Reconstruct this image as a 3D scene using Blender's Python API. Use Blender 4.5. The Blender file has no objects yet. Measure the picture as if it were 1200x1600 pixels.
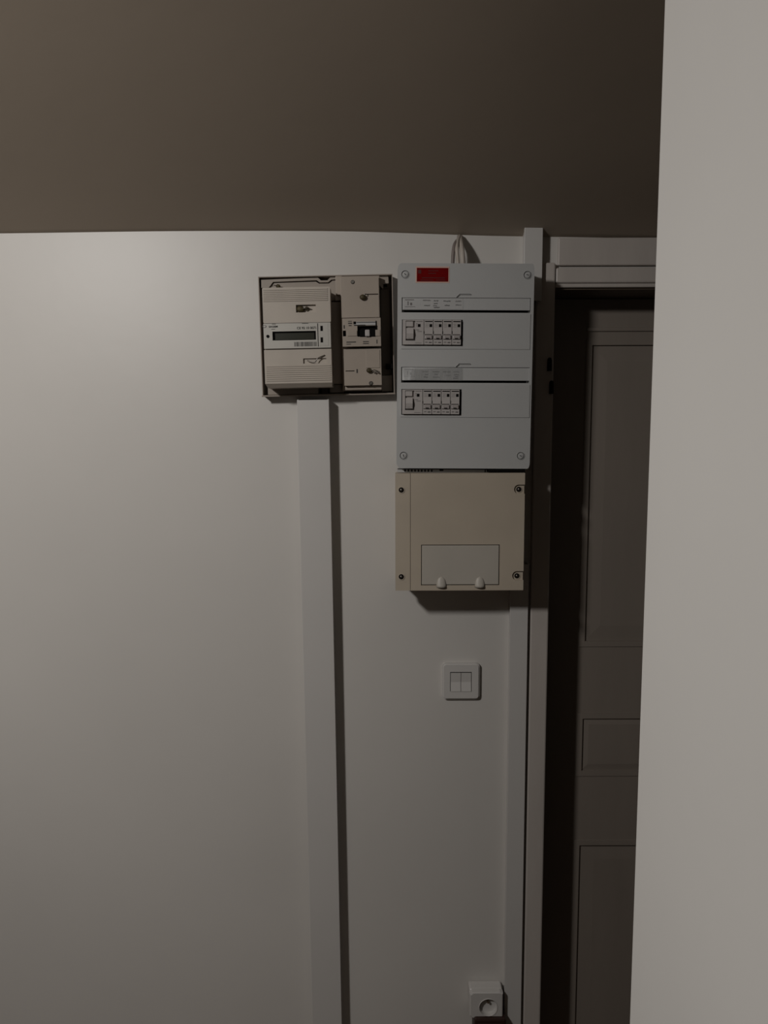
import bpy, bmesh, math, random
from mathutils import Vector, Matrix, noise

sc = bpy.context.scene
C = sc.collection
random.seed(4)

# ------------------------------------------------------------ camera
CAM_Z = 1.65
PITCH, ROLL, F = -6.3, -0.2, 1200.0          # degrees, degrees, focal length in 1200-px units
cam_d = bpy.data.cameras.new('camera')
cam = bpy.data.objects.new('camera', cam_d)
C.objects.link(cam)
cam_d.sensor_fit = 'HORIZONTAL'
cam_d.sensor_width = 36.0
cam_d.lens = 36.0 * F / 1200.0
cam_d.clip_start = 0.02
CAM_R = Matrix.Rotation(math.radians(90 + PITCH), 3, 'X') @ Matrix.Rotation(math.radians(ROLL), 3, 'Z')
cam.matrix_world = Matrix.Translation((0, 0, CAM_Z)) @ CAM_R.to_4x4()
sc.camera = cam

# ------------------------------------------------------------ world, lamp, exposure
w = bpy.data.worlds.new('world')
sc.world = w
w.use_nodes = True
w.node_tree.nodes['Background'].inputs[0].default_value = (1.0, 0.86, 0.7, 1)
w.node_tree.nodes['Background'].inputs[1].default_value = 0.016

ld = bpy.data.lights.new('room_lamp', 'AREA')
ld.shape = 'DISK'
ld.size = 0.17
ld.energy = 16.0
ld.color = (1.0, 0.972, 0.935)
lamp = bpy.data.objects.new('room_lamp', ld)
C.objects.link(lamp)
lamp.location = (-0.94, 0.0, 2.31)
LAMP_AIM = lamp.location + Vector((-0.12, 0.75, -0.74))
lamp.rotation_euler = (LAMP_AIM - lamp.location).to_track_quat('-Z', 'Y').to_euler()

sc.view_settings.view_transform = 'Standard'
sc.view_settings.look = 'None'
sc.view_settings.gamma = 1.0
sc.view_settings.use_curve_mapping = False
sc.view_settings.exposure = 0.0

# ------------------------------------------------------------ materials
def mat(name, col, rough=0.5, var=0.05, scale=6.0, bump=0.0, bscale=60.0, metal=0.0, spec=0.5, trans=0.0, stretch=None, alpha=1.0):
    m = bpy.data.materials.new(name)
    m.use_nodes = True
    nt = m.node_tree
    b = nt.nodes['Principled BSDF']
    b.inputs['Roughness'].default_value = rough
    b.inputs['Metallic'].default_value = metal
    b.inputs['Specular IOR Level'].default_value = spec
    b.inputs['Transmission Weight'].default_value = trans
    b.inputs['Alpha'].default_value = alpha
    tc = nt.nodes.new('ShaderNodeTexCoord')
    src = tc.outputs['Object']
    if stretch:
        mp = nt.nodes.new('ShaderNodeMapping')
        mp.inputs['Scale'].default_value = stretch
        nt.links.new(src, mp.inputs[0]); src = mp.outputs[0]
    n = nt.nodes.new('ShaderNodeTexNoise')
    n.inputs['Scale'].default_value = scale
    n.inputs['Detail'].default_value = 5
    nt.links.new(src, n.inputs['Vector'])
    r = nt.nodes.new('ShaderNodeValToRGB')
    r.color_ramp.elements[0].position = 0.3
    r.color_ramp.elements[1].position = 0.7
    r.color_ramp.elements[0].color = tuple(c * (1 - var) for c in col) + (1,)
    r.color_ramp.elements[1].color = tuple(min(1, c * (1 + var)) for c in col) + (1,)
    nt.links.new(n.outputs[0], r.inputs[0])
    nt.links.new(r.outputs[0], b.inputs['Base Color'])
    if bump:
        n2 = nt.nodes.new('ShaderNodeTexNoise')
        n2.inputs['Scale'].default_value = bscale
        n2.inputs['Detail'].default_value = 4
        nt.links.new(src, n2.inputs['Vector'])
        bp = nt.nodes.new('ShaderNodeBump')
        bp.inputs['Strength'].default_value = bump
        bp.inputs['Distance'].default_value = 0.002
        nt.links.new(n2.outputs[0], bp.inputs['Height'])
        nt.links.new(bp.outputs[0], b.inputs['Normal'])
    return m

M = {
    'wall': mat('wall_paint', (0.60, 0.575, 0.545), 0.42, 0.03, 2.5, 0.12, 35, spec=0.4),
    'partition': mat('partition_paint', (0.86, 0.845, 0.82), 0.5, 0.02, 3, 0.10, 40, spec=0.3),
    'ceiling': mat('ceiling_paint', (0.37, 0.31, 0.25), 0.7, 0.05, 2.0, 0.15, 25, spec=0.2),
    'floor': mat('floor_boards', (0.11, 0.065, 0.038), 0.5, 0.25, 5, stretch=(1, 8, 1)),
    'joint': mat('floor_joint', (0.05, 0.03, 0.02), 0.8),
    'casing': mat('casing_paint', (0.50, 0.455, 0.42), 0.45, 0.05, 8, 0.1, 50, stretch=(3, 3, 0.6)),
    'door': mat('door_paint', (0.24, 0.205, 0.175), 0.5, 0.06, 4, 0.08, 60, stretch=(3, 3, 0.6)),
    'trunk': mat('trunking_pvc', (0.58, 0.56, 0.54), 0.38, 0.02, 5),
    'meter': mat('meter_plastic', (0.44, 0.39, 0.335), 0.45, 0.05, 18),
    'meterface': mat('meter_faceplate', (0.47, 0.45, 0.41), 0.4, 0.02, 18),
    'panel': mat('panel_plastic', (0.30, 0.255, 0.215), 0.5, 0.06, 12),
    'tray': mat('panel_plastic_shade', (0.12, 0.095, 0.072), 0.6, 0.08, 12),  # panel plastic darkened to paint shade in the tray's gaps
    'lining': mat('lining_shade', (0.09, 0.065, 0.045), 0.6, 0.08, 12),  # reveal shade put into the colour
    'brk': mat('mains_breaker_plastic', (0.36, 0.305, 0.255), 0.45, 0.05, 15),
    'board': mat('board_grey_plastic', (0.45, 0.45, 0.445), 0.42, 0.02, 10, 0.05, 300),
    'module': mat('module_plastic', (0.43, 0.40, 0.385), 0.4, 0.03, 40),
    'toggle': mat('toggle_plastic', (0.34, 0.31, 0.30), 0.4, 0.03, 40),
    'beige': mat('yellowed_plastic', (0.47, 0.405, 0.325), 0.48, 0.07, 7, 0.04, 200),
    'hatch': mat('hatch_plastic', (0.455, 0.42, 0.37), 0.45, 0.05, 9),
    'black': mat('black_plastic', (0.004, 0.0035, 0.003), 0.7, 0.1, spec=0.1),
    'ink': mat('ink', (0.03, 0.028, 0.026), 0.7, 0.1),
    'greyink': mat('faded_ink', (0.14, 0.13, 0.125), 0.7, 0.2, 90),
    'paper': mat('label_paper', (0.43, 0.425, 0.42), 0.6, 0.03, 60),
    'clear': mat('label_sleeve', (0.62, 0.63, 0.63), 0.18, 0.02, 20, alpha=0.30, spec=0.5),
    'red': mat('red_sticker', (0.15, 0.0008, 0.0008), 0.7, 0.15, 60, spec=0.08),
    'darkred': mat('sticker_print', (0.07, 0.002, 0.002), 0.5),
    'pink': mat('sticker_border', (0.60, 0.40, 0.33), 0.5),
    'lcd': mat('lcd_glass', (0.018, 0.018, 0.009), 0.3, 0.1, 30),
    'metal': mat('dull_steel', (0.25, 0.23, 0.21), 0.4, 0.15, 60, metal=1.0),
    'lead': mat('lead_seal', (0.06, 0.045, 0.018), 0.6, 0.3, 120, metal=0.3),
    'cable': mat('cable_sheath', (0.46, 0.41, 0.36), 0.5, 0.15, 40),
    'darkcable': mat('dark_cable_sheath', (0.20, 0.165, 0.15), 0.5, 0.15, 40),
    'switch': mat('switch_plastic', (0.57, 0.55, 0.53), 0.35, 0.02, 15),
    'pinm': mat('brass_pin', (0.55, 0.5, 0.4), 0.3, metal=1.0),
    'brown': mat('dark_brown_plastic', (0.03, 0.012, 0.008), 0.5),
}

# ------------------------------------------------------------ helpers
WALL = 1.5                                     # the wall's plane, metres in front of the camera

def P(px, py, Y):
    """where the ray through a pixel of the 1200x1600 frame meets the plane y = Y (x, z)"""
    d = CAM_R @ Vector(((px - 600) / F, -(py - 800) / F, -1.0))
    t = Y / d.y
    return d.x * t, CAM_Z + d.z * t

def R(px0, py0, px1, py1, D):
    Y = WALL - D
    mx, my = (px0 + px1) / 2, (py0 + py1) / 2
    x0 = P(px0, my, Y)[0]; x1 = P(px1, my, Y)[0]
    z1 = P(mx, py0, Y)[1]; z0 = P(mx, py1, Y)[1]
    return x0, x1, z0, z1

def add_box(bm, x0, x1, y0, y1, z0, z1, bev=0.0, seg=2):
    r = bmesh.ops.create_cube(bm, size=1.0)
    vs = r['verts']
    for v in vs:
        v.co = Vector((x0 + (v.co.x + .5) * (x1 - x0), y0 + (v.co.y + .5) * (y1 - y0), z0 + (v.co.z + .5) * (z1 - z0)))
    if bev > 0:
        es = list({e for v in vs for e in v.link_edges})
        bmesh.ops.bevel(bm, geom=es, offset=bev, segments=seg, affect='EDGES', profile=0.5)

def BX(x0, x1, y0, y1, z0, z1, bev=0.0, seg=2):
    bm = bmesh.new(); add_box(bm, x0, x1, y0, y1, z0, z1, bev, seg); return bm

def PB(px0, py0, px1, py1, Df, Db, bev=0.0008, bm=None):
    """box whose front face spans the given rectangle at depth Df off the wall, back at Db"""
    x0, x1, z0, z1 = R(px0, py0, px1, py1, Df)
    bm = bm or bmesh.new()
    add_box(bm, x0, x1, WALL - Df, WALL - Db, z0, z1, bev)
    return bm

def plate(x0, x1, z0, z1, holes, yf, yb, corner=0.0, csegs=4):
    """slab facing -y with rectangular openings cut through"""
    xs = sorted({x0, x1} | {h[0] for h in holes} | {h[1] for h in holes})
    zs = sorted({z0, z1} | {h[2] for h in holes} | {h[3] for h in holes})
    bm = bmesh.new()
    nx, nz = len(xs) - 1, len(zs) - 1
    def solid(i, k):
        if i < 0 or k < 0 or i >= nx or k >= nz: return False
        cx, cz = (xs[i] + xs[i+1]) / 2, (zs[k] + zs[k+1]) / 2
        return not any(h[0] < cx < h[1] and h[2] < cz < h[3] for h in holes)
    cache = {}
    def V(i, k, s):
        if (i, k, s) not in cache: cache[(i, k, s)] = bm.verts.new((xs[i], yf if s == 0 else yb, zs[k]))
        return cache[(i, k, s)]
    for i in range(nx):
        for k in range(nz):
            if not solid(i, k): continue
            bm.faces.new((V(i,k,0), V(i+1,k,0), V(i+1,k+1,0), V(i,k+1,0)))
            bm.faces.new((V(i,k,1), V(i,k+1,1), V(i+1,k+1,1), V(i+1,k,1)))
            if not solid(i-1, k): bm.faces.new((V(i,k,0), V(i,k+1,0), V(i,k+1,1), V(i,k,1)))
            if not solid(i+1, k): bm.faces.new((V(i+1,k,0), V(i+1,k,1), V(i+1,k+1,1), V(i+1,k+1,0)))
            if not solid(i, k-1): bm.faces.new((V(i,k,0), V(i,k,1), V(i+1,k,1), V(i+1,k,0)))
            if not solid(i, k+1): bm.faces.new((V(i,k+1,0), V(i+1,k+1,0), V(i+1,k+1,1), V(i,k+1,1)))
    if corner:
        ce = [e for e in bm.edges if abs(e.verts[0].co.x - e.verts[1].co.x) < 1e-7 and abs(e.verts[0].co.z - e.verts[1].co.z) < 1e-7
              and (abs(e.verts[0].co.x - x0) < 1e-7 or abs(e.verts[0].co.x - x1) < 1e-7)
              and (abs(e.verts[0].co.z - z0) < 1e-7 or abs(e.verts[0].co.z - z1) < 1e-7)]
        bmesh.ops.bevel(bm, geom=ce, offset=corner, segments=csegs, affect='EDGES', profile=0.5)
    return bm

def cyl(bm, x, z, r, y0, y1, n=24, r2=None):
    """cylinder along y from y0 (front) to y1"""
    g = bmesh.ops.create_cone(bm, cap_ends=True, segments=n, radius1=r, radius2=r if r2 is None else r2, depth=abs(y1 - y0))
    rot = Matrix.Rotation(math.radians(90), 4, 'X')
    for v in g['verts']:
        v.co = rot @ v.co
        v.co += Vector((x, (y0 + y1) / 2, z))
    return bm

def tube_bm(pts, rad, seg=8, sub=5, flat=1.0):
    """swept round (or flattened) tube through smooth points"""
    P_ = [Vector(p) for p in pts]
    out = []
    for i in range(len(P_) - 1):
        p0 = P_[max(i-1, 0)]; p1 = P_[i]; p2 = P_[i+1]; p3 = P_[min(i+2, len(P_)-1)]
        for s in range(sub):
            t = s / sub
            out.append(0.5 * ((2*p1) + (-p0+p2)*t + (2*p0-5*p1+4*p2-p3)*t*t + (-p0+3*p1-3*p2+p3)*t**3))
    out.append(P_[-1])
    bm = bmesh.new(); rings = []
    for i, p in enumerate(out):
        d = (out[min(i+1, len(out)-1)] - out[max(i-1, 0)]).normalized()
        up = Vector((0, 1, 0)) if abs(d.y) < 0.9 else Vector((1, 0, 0))
        a = d.cross(up).normalized(); b = a.cross(d).normalized()
        rings.append([bm.verts.new(p + a * rad * math.cos(2*math.pi*k/seg) + b * rad * flat * math.sin(2*math.pi*k/seg)) for k in range(seg)])
    for i in range(len(rings) - 1):
        for k in range(seg):
            bm.faces.new((rings[i][k], rings[i][(k+1) % seg], rings[i+1][(k+1) % seg], rings[i+1][k]))
    bm.faces.new(rings[0]); bm.faces.new(list(reversed(rings[-1])))
    return bm

TINY = {'small_print', 'printed_marks', 'handwriting', 'rating_print', 'pictogram', 'ribbing', 'terminal_marks', 'window_frame',
        'sticker_print', 'bar_code', 'wire_twist', 'serial_print', 'maker_print'}   # print and ribs a pixel or two wide

def origin_of(parent):
    while parent.parent: parent = parent.parent
    return parent.location.copy()

def obj(name, bm, m, parent=None, smooth=False):
    bmesh.ops.recalc_face_normals(bm, faces=bm.faces)
    if parent is not None:
        o0 = origin_of(parent)
        for v in bm.verts: v.co -= o0
    me = bpy.data.meshes.new(name)
    bm.to_mesh(me); bm.free()
    me.materials.append(M[m])
    if smooth:
        for p in me.polygons: p.use_smooth = True
    o = bpy.data.objects.new(name, me)
    if name in TINY: o['kind'] = 'stuff'
    C.objects.link(o)
    if parent is not None: o.parent = parent
    return o

def thing(name, label, cat, loc, group=None):
    o = bpy.data.objects.new(name, None)
    o.empty_display_size = 0.03
    C.objects.link(o)
    o.location = loc
    o['label'] = label; o['category'] = cat
    if group: o['group'] = group
    return o

def tag(o, label, cat, group=None):
    o['label'] = label; o['category'] = cat
    if group: o['group'] = group
    return o

def recentre(o):
    """put a single-mesh object's origin at its base centre"""
    vs = [v.co for v in o.data.vertices]
    c = Vector(((min(v.x for v in vs) + max(v.x for v in vs)) / 2, max(v.y for v in vs), min(v.z for v in vs)))
    for v in o.data.vertices: v.co -= c
    o.location = c
    return o

def struct(name, bm, m, parent=None):
    o = obj(name, bm, m, parent)
    if parent is None: o['kind'] = 'structure'
    return o

def spin(root, centre, deg):
    """turn a wall-hung thing slightly in the wall's plane about its centre"""
    c = Vector(centre)
    rm = Matrix.Rotation(math.radians(deg), 4, 'Y')
    root.location = c + (rm.to_3x3() @ (root.location - c))
    root.rotation_euler = (0, math.radians(deg), 0)

def text_bm(s, h, x, z, y, width=None, bold=0.0):
    cu = bpy.data.curves.new('t', 'FONT')
    cu.body = s; cu.size = 1.0; cu.extrude = 0.0; cu.offset = bold
    o = bpy.data.objects.new('t', cu)
    C.objects.link(o)
    dg = bpy.context.evaluated_depsgraph_get()
    me = bpy.data.meshes.new_from_object(o.evaluated_get(dg))
    bm = bmesh.new(); bm.from_mesh(me)
    xs = [v.co.x for v in bm.verts]; ys = [v.co.y for v in bm.verts]
    sh = h / (max(ys) - min(ys)); sw = sh if width is None else width / (max(xs) - min(xs))
    mx, my = min(xs), min(ys)
    for v in bm.verts:
        v.co = Vector((x + (v.co.x - mx) * sw, y, z + (v.co.y - my) * sh))
    ex = bmesh.ops.extrude_face_region(bm, geom=bm.faces[:])
    for v in [g for g in ex['geom'] if isinstance(g, bmesh.types.BMVert)]: v.co.y += 0.0002
    bpy.data.objects.remove(o); bpy.data.curves.remove(cu); bpy.data.meshes.remove(me)
    return bm

def scribble(bm, x0, x1, z, h, y, rnd, t=0.0006):
    """a handwritten word too small to read: a wavering pen stroke"""
    n = max(4, int((x1 - x0) / (h * 0.55)))
    prev = None
    for i in range(n + 1):
        x = x0 + (x1 - x0) * i / n
        zz = z + (h * rnd.uniform(0.35, 0.75) if i % 2 else -h * rnd.uniform(0.1, 0.4))
        if prev:
            a = Vector(prev); b = Vector((x, zz)); d = (b - a).normalized(); nrm = Vector((-d.y, d.x)) * t / 2
            q = [bm.verts.new((p.x, yy, p.y)) for yy in (y, y + 0.0002) for p in (a + nrm, b + nrm, b - nrm, a - nrm)]
            bm.faces.new(q[:4]); bm.faces.new(q[4:][::-1])
        prev = (x, zz)

# ============================================================ SETTING
JUNC = [(-400, 367), (0, 365), (250, 361), (400, 360.5), (560, 361), (640, 363.5), (700, 368), (870, 370), (1030, 373), (1600, 376)]
jp = [P(px, py, WALL) for px, py in JUNC]
def junction_z(x):
    return sum(junction_raw(x + k * 0.03) for k in range(-4, 5)) / 9
def junction_raw(x):
    if x <= jp[0][0]: return jp[0][1]
    for (xa, za), (xb, zb) in zip(jp, jp[1:]):
        if x <= xb: return za + (zb - za) * (x - xa) / (xb - xa)
    return jp[-1][1]

# door opening
DX0 = P(856.5, 1000, WALL - 0.012)[0] - 0.006
DX1 = DX0 + 0.76
DZ1 = P(950, 447, WALL)[1]
REC = 0.10
XL, XR = -2.2, 1.7

# back wall in three slabs around the opening, one mesh
bm = bmesh.new()
pb = plate(XL, XR, -0.0, 2.35, [(DX0, DX1, -0.01, DZ1)], WALL, WALL + 0.14)
struct('wall_back', pb, 'wall')

# ceiling: slopes up towards the viewer, then runs flat; follows the uneven plaster line
bm = bmesh.new()
xs = [XL + (XR - XL) * i / 60 for i in range(61)]
SL = 0.36
rows = [(WALL + 0.12, 0.0), (WALL, 0.0), (WALL - 0.01, 0.0), (1.3, 0), (1.1, 0), (0.9, 0), (0.7, 0), (0.3, 0), (0.1, 0), (-1.8, 0)]
grid = []
for y, _ in rows:
    line = []
    for x in xs:
        j = junction_z(x)
        if y >= WALL: z = j
        else: z = j * max(0, 1 - (WALL - y) / 0.5) + 2.035 * min(1, (WALL - y) / 0.5) + SL * (WALL - max(y, 0.3))
        z += 0.004 * noise.noise(Vector((x * 2.0, y * 2.0, 0.3))) if y < WALL - 0.05 else 0
        line.append(z)
    grid.append(line)
lo = [[bm.verts.new((xs[i], rows[r][0], grid[r][i])) for i in range(61)] for r in range(len(rows))]
hi = [[bm.verts.new((xs[i], rows[r][0], 2.75)) for i in (0, 60)] for r in (0, len(rows) - 1)]
for r in range(len(rows) - 1):
    for i in range(60):
        bm.faces.new((lo[r][i], lo[r][i+1], lo[r+1][i+1], lo[r+1][i]))
bm.faces.new((hi[0][0], hi[0][1], hi[1][1], hi[1][0]))
bm.faces.new(lo[0][::-1] + [hi[0][0], hi[0][1]])
bm.faces.new(lo[-1] + [hi[1][1], hi[1][0]])
bm.faces.new([l[0] for l in lo] + [hi[1][0], hi[0][0]])
bm.faces.new([l[-1] for l in lo][::-1] + [hi[0][1], hi[1][1]])
struct('ceiling', bm, 'ceiling')
for p in bpy.data.objects['ceiling'].data.polygons: p.use_smooth = abs(p.normal.z) > 0.5 and p.area < 1

# floor with boards
fl = struct('floor', BX(XL, XR, -1.8, WALL + 0.14, -0.06, -0.012), 'joint')
xb = XL
while xb < XR - 0.01:
    x1 = min(xb + 0.14, XR)
    b = obj('floor_board', BX(xb + 0.001, x1 - 0.001, -1.8, WALL + 0.135, -0.012, 0.0), 'floor', fl)
    xb += 0.14

# near partition on the right
PXE = P(1010, 780, 0.68)[0]
bm = bmesh.new()
add_box(bm, PXE, PXE + 0.10, -1.8, 0.68, 0.0, 2.28, 0.004, 2)
struct('wall_right', bm, 'partition')

# ---------------- door casing (its own pieces) and door
cx0 = P(828, 1000, WALL - 0.012)[0]
cx1 = P(856.5, 1000, WALL - 0.012)[0]
cz1 = P(860, 410, WALL - 0.012)[1]
cas = bpy.data.objects.new('trim_1', None); C.objects.link(cas)
cas.location = (cx0, WALL, 0); cas['kind'] = 'structure'
bm = bmesh.new()
add_box(bm, cx0, cx1, WALL - 0.012, WALL, 0.0, cz1, 0.003)
obj('casing_upright', bm, 'casing', cas)
obj('casing_upright', BX(DX1, DX1 + 0.036, WALL - 0.012, WALL, 0.0, cz1, 0.003), 'casing', cas)
# head: a deep board over the opening and a moulded strip under it
hz_t = P(950, 417, WALL - 0.014)[1]; hz_b = P(950, 441, WALL - 0.014)[1]
obj('casing_head', BX(cx1 + 0.001, DX1, WALL - 0.009, WALL, hz_b, hz_t, 0.003), 'casing', cas)
lz_t = P(950, 442.5, WALL - 0.006)[1]; lz_b = P(950, 449, WALL - 0.006)[1]
obj('head_bead', BX(cx1 + 0.001, DX1, WALL - 0.006, WALL - 0.0002, lz_b, lz_t, 0.002), 'casing', cas)
uz_t = P(950, 371, WALL - 0.008)[1]; uz_b = P(950, 414.5, WALL - 0.008)[1]
obj('lintel_board', BX(P(871, 392, WALL)[0], DX1, WALL - 0.008, WALL, uz_b, uz_t, 0.002), 'casing', cas)
# lining of the opening, coloured dark for the shade in the reveal
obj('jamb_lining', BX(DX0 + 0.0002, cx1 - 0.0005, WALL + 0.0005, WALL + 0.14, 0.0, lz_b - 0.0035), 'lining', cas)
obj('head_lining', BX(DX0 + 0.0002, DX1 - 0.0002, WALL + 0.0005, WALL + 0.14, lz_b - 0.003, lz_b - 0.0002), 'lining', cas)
# two dark hinge knuckles on the edge of the left casing
for py in (571, 607):
    x, z = P(861 if py == 571 else 864, py, WALL - 0.02)
    bm = bmesh.new()
    g = bmesh.ops.create_cone(bm, cap_ends=True, segments=14, radius1=0.0045, radius2=0.0045, depth=0.020)
    for v in g['verts']: v.co += Vector((x - 0.002, WALL - 0.0155, z))
    g = bmesh.ops.create_uvsphere(bm, u_segments=12, v_segments=8, radius=0.0043)
    for v in g['verts']: v.co += Vector((x - 0.002, WALL - 0.0155, z + 0.011))
    obj('hinge_knuckle', bm, 'black', cas, True)

YD = WALL + REC
door = bpy.data.objects.new('door_1', None); C.objects.link(door)
dx0, dx1 = cx1 + 0.003, DX1 - 0.003
door.location = ((dx0 + dx1) / 2, YD, 0.005); door['kind'] = 'structure'
def dz(py): return P(950, py, YD)[1]
dtop = lz_b - 0.005
# panel openings
st = P(902, 1100, YD)[0]                       # inner edge of left stile
sr = dx1 - (st - dx0)
o1 = (st, sr, dz(1010), dz(530)); o2 = (st, sr, dz(1212), dz(1114)); o3 = (st, sr, 0.16, dz(1312))
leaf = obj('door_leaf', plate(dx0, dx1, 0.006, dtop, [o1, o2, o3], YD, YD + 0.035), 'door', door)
for (a, b, c, d) in (o1, o2, o3):
    # moulded bead round the panel
    bm = plate(a, b, c, d, [(a + 0.012, b - 0.012, c + 0.012, d - 0.012)], YD - 0.002, YD + 0.02)
    bmesh.ops.bevel(bm, geom=[e for e in bm.edges if all(abs(v.co.y - (YD - 0.002)) < 1e-6 for v in e.verts) and len(e.link_faces) == 2 and abs(e.calc_face_angle(0)) > 0.5], offset=0.0018, segments=2, affect='EDGES')
    obj('panel_moulding', bm, 'door', leaf)
    bm = bmesh.new()
    # raised field with sloped margins
    i0, i1 = 0.011, 0.045 if (d - c) > 0.15 else 0.026
    ya, yb = YD + 0.0035, YD + 0.001
    A = [(a+i0, ya, c+i0), (b-i0, ya, c+i0), (b-i0, ya, d-i0), (a+i0, ya, d-i0)]
    B = [(a+i1, yb, c+i1), (b-i1, yb, c+i1), (b-i1, yb, d-i1), (a+i1, yb, d-i1)]
    Bk = [(p[0], YD + 0.03, p[2]) for p in A]
    va, vb, vk = ([bm.verts.new(p) for p in q] for q in (A, B, Bk))
    for k in range(4):
        bm.faces.new((va[k], va[(k+1) % 4], vb[(k+1) % 4], vb[k]))
        bm.faces.new((vk[k], vk[(k+1) % 4], va[(k+1) % 4], va[k]))
    bm.faces.new(vb); bm.faces.new(vk[::-1])
    obj('door_panel', bm, 'door', leaf)
# drip bead at the top rail
obj('rail_bead', BX(st, sr, YD - 0.004, YD + 0.001, dz(518), dz(512), 0.0015), 'door', leaf)

# ============================================================ CABLE TRUNKING
def trunking(name, px0, px1, pyref, ztop, zbot, D, label, lid=0.0018):
    Y = WALL - D
    x0 = P(px0, pyref, Y)[0]; x1 = P(px1, pyref, Y)[0]
    t = thing(name, label, 'trunking', ((x0 + x1) / 2, WALL, zbot))
    # U-shaped base
    bm = bmesh.new()
    add_box(bm, x0 + 0.0008, x1 - 0.0008, WALL - 0.002, WALL, zbot, ztop)
    add_box(bm, x0 + 0.0008, x0 + 0.0026, WALL - D + 0.002, WALL - 0.0018, zbot, ztop)
    add_box(bm, x1 - 0.0026, x1 - 0.0008, WALL - D + 0.002, WALL - 0.0018, zbot, ztop)
    obj('trunking_base', bm, 'trunk', t)
    bm = bmesh.new()
    add_box(bm, x0, x1, Y, Y + lid, zbot, ztop - 0.001, 0.0006)
    add_box(bm, x0, x0 + 0.001, Y + 0.001, Y + 0.007, zbot, ztop - 0.001)
    add_box(bm, x1 - 0.001, x1, Y + 0.001, Y + 0.007, zbot, ztop - 0.001)
    obj('trunking_lid', bm, 'trunk', t)
    return t, x0, x1

z = P(487, 624, WALL - 0.03)[1]
LEAN = -0.55
t1, a, b = trunking('cable_trunking', 465, 514.5, 700, z, 0.0, 0.030,
    'wide white cable trunking running from under the meter panel down to the floor')
spin(t1, (t1.location.x, WALL, z), LEAN)
zt = P(833, 352.5, WALL - 0.024)[1]; zb_ = P(833, 470, WALL - 0.024)[1]
t2, a, b = trunking('cable_trunking', 819.5, 848, 380, zt, zb_, 0.024,
    'short white trunking stub rising from behind the grey board to the ceiling')
# cap on top of the stub
zl = P(810, 880, WALL - 0.012)[1]
t3, a3, b3 = trunking('cable_trunking', 795, 822.5, 1100, zl, 0.0, 0.018,
    'narrow white trunking from under the beige box down past the light switch')

# ============================================================ METER PANEL (tray)
x0, x1, z0, z1 = R(406.5, 430, 615, 617, 0.028)
pc = ((x0 + x1) / 2, WALL, (z0 + z1) / 2)
pn = thing('meter_mounting_panel', 'beige open tray on the wall that carries the meter and the mains breaker', 'panel', (pc[0], WALL, z0))
YF = WALL - 0.028
rim = 0.0016
bm = plate(x0, x1, z0, z1, [(x0 + rim, x1 - rim, z0 + rim, z1 - rim)], YF, WALL - 0.004)
obj('rim', bm, 'panel', pn)
obj('back_plate', BX(x0, x1, WALL - 0.004, WALL, z0, z1), 'tray', pn)
obj('inner_plate', PB(516, 472, 534, 600, 0.028, 0.004, 0.0005), 'panel', pn)
# notched strip along the top (front edge steps down in the middle)
def poly_slab(pts, Df, Db, bm=None):
    bm = bm or bmesh.new()
    Y = WALL - Df
    c = [P(px, py, Y) for px, py in pts]
    f = [bm.verts.new((x, Y, z)) for x, z in c]
    g = [bm.verts.new((x, WALL - Db, z)) for x, z in c]
    bm.faces.new(f); bm.faces.new(g[::-1])
    n = len(pts)
    for i in range(n):
        bm.faces.new((f[i], f[(i+1) % n], g[(i+1) % n], g[i]))
    return bm
obj('top_strip', poly_slab([(409.5, 435.5), (498, 433.5), (503, 438), (513, 438), (518, 433), (529, 433), (529, 436.5), (519, 437), (514, 441), (501, 441), (496, 437.5), (428, 439), (421, 448), (409.5, 448)], 0.022, 0.004), 'panel', pn)
obj('inner_plate', poly_slab([(429, 441), (495, 439.8), (500, 443), (515, 443), (520, 439), (532, 438), (532, 470), (422, 470), (422, 449)], 0.018, 0.004), 'panel', pn)
obj('bottom_plate', PB(417, 601, 496, 615.5, 0.020, 0.004, 0.0008), 'panel', pn)
obj('cable_gland', PB(500, 601, 511, 616, 0.014, 0.004, 0.0015), 'brown', pn)
obj('bottom_plate', PB(514, 601, 536, 614, 0.016, 0.004, 0.0008), 'panel', pn)
obj('side_plate', PB(595, 588, 612, 613, 0.012, 0.004, 0.0008), 'panel', pn)
# latch pieces in the right channel
cl = obj('corner_clip', poly_slab([(593, 432.5), (608, 432), (608.5, 444), (600, 446), (593, 440)], 0.020, 0.004), 'panel', pn)
obj('clip_slot', PB(600.5, 445.5, 606, 450, 0.0205, 0.0195, 0.0), 'black', cl)
bm = poly_slab([(593, 441), (596, 441), (600, 447), (600, 452), (598, 452), (593, 444)], 0.022, 0.004)
obj('clip_arm', bm, 'panel', cl)
obj('side_plate', PB(595.5, 453, 610, 587.5, 0.009, 0.004, 0.0008), 'tray', pn)
obj('latch_hole', PB(602, 570, 613, 577.5, 0.027, 0.006, 0.0004), 'black', pn)
# shadowed deep bar at the panel's foot
obj('edge_lip', BX(x0 - 0.001, x1 + 0.001, WALL - 0.0295, WALL - 0.027, z0 - 0.0014, z0 + 0.0012, 0.0004), 'panel', pn)

# ============================================================ METER
DM = 0.078
x0, x1, z0, z1 = R(411.5, 448, 517, 602, DM)
mt = thing('electricity_meter', 'beige electronic meter with dark display and ribbed covers, left half of the wall panel', 'meter', ((x0 + x1) / 2, WALL - 0.018, z0))
B0 = 0.018
obj('meter_base', PB(413, 449, 515, 600, DM - 0.012, B0, 0.002), 'meter', mt)
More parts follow.
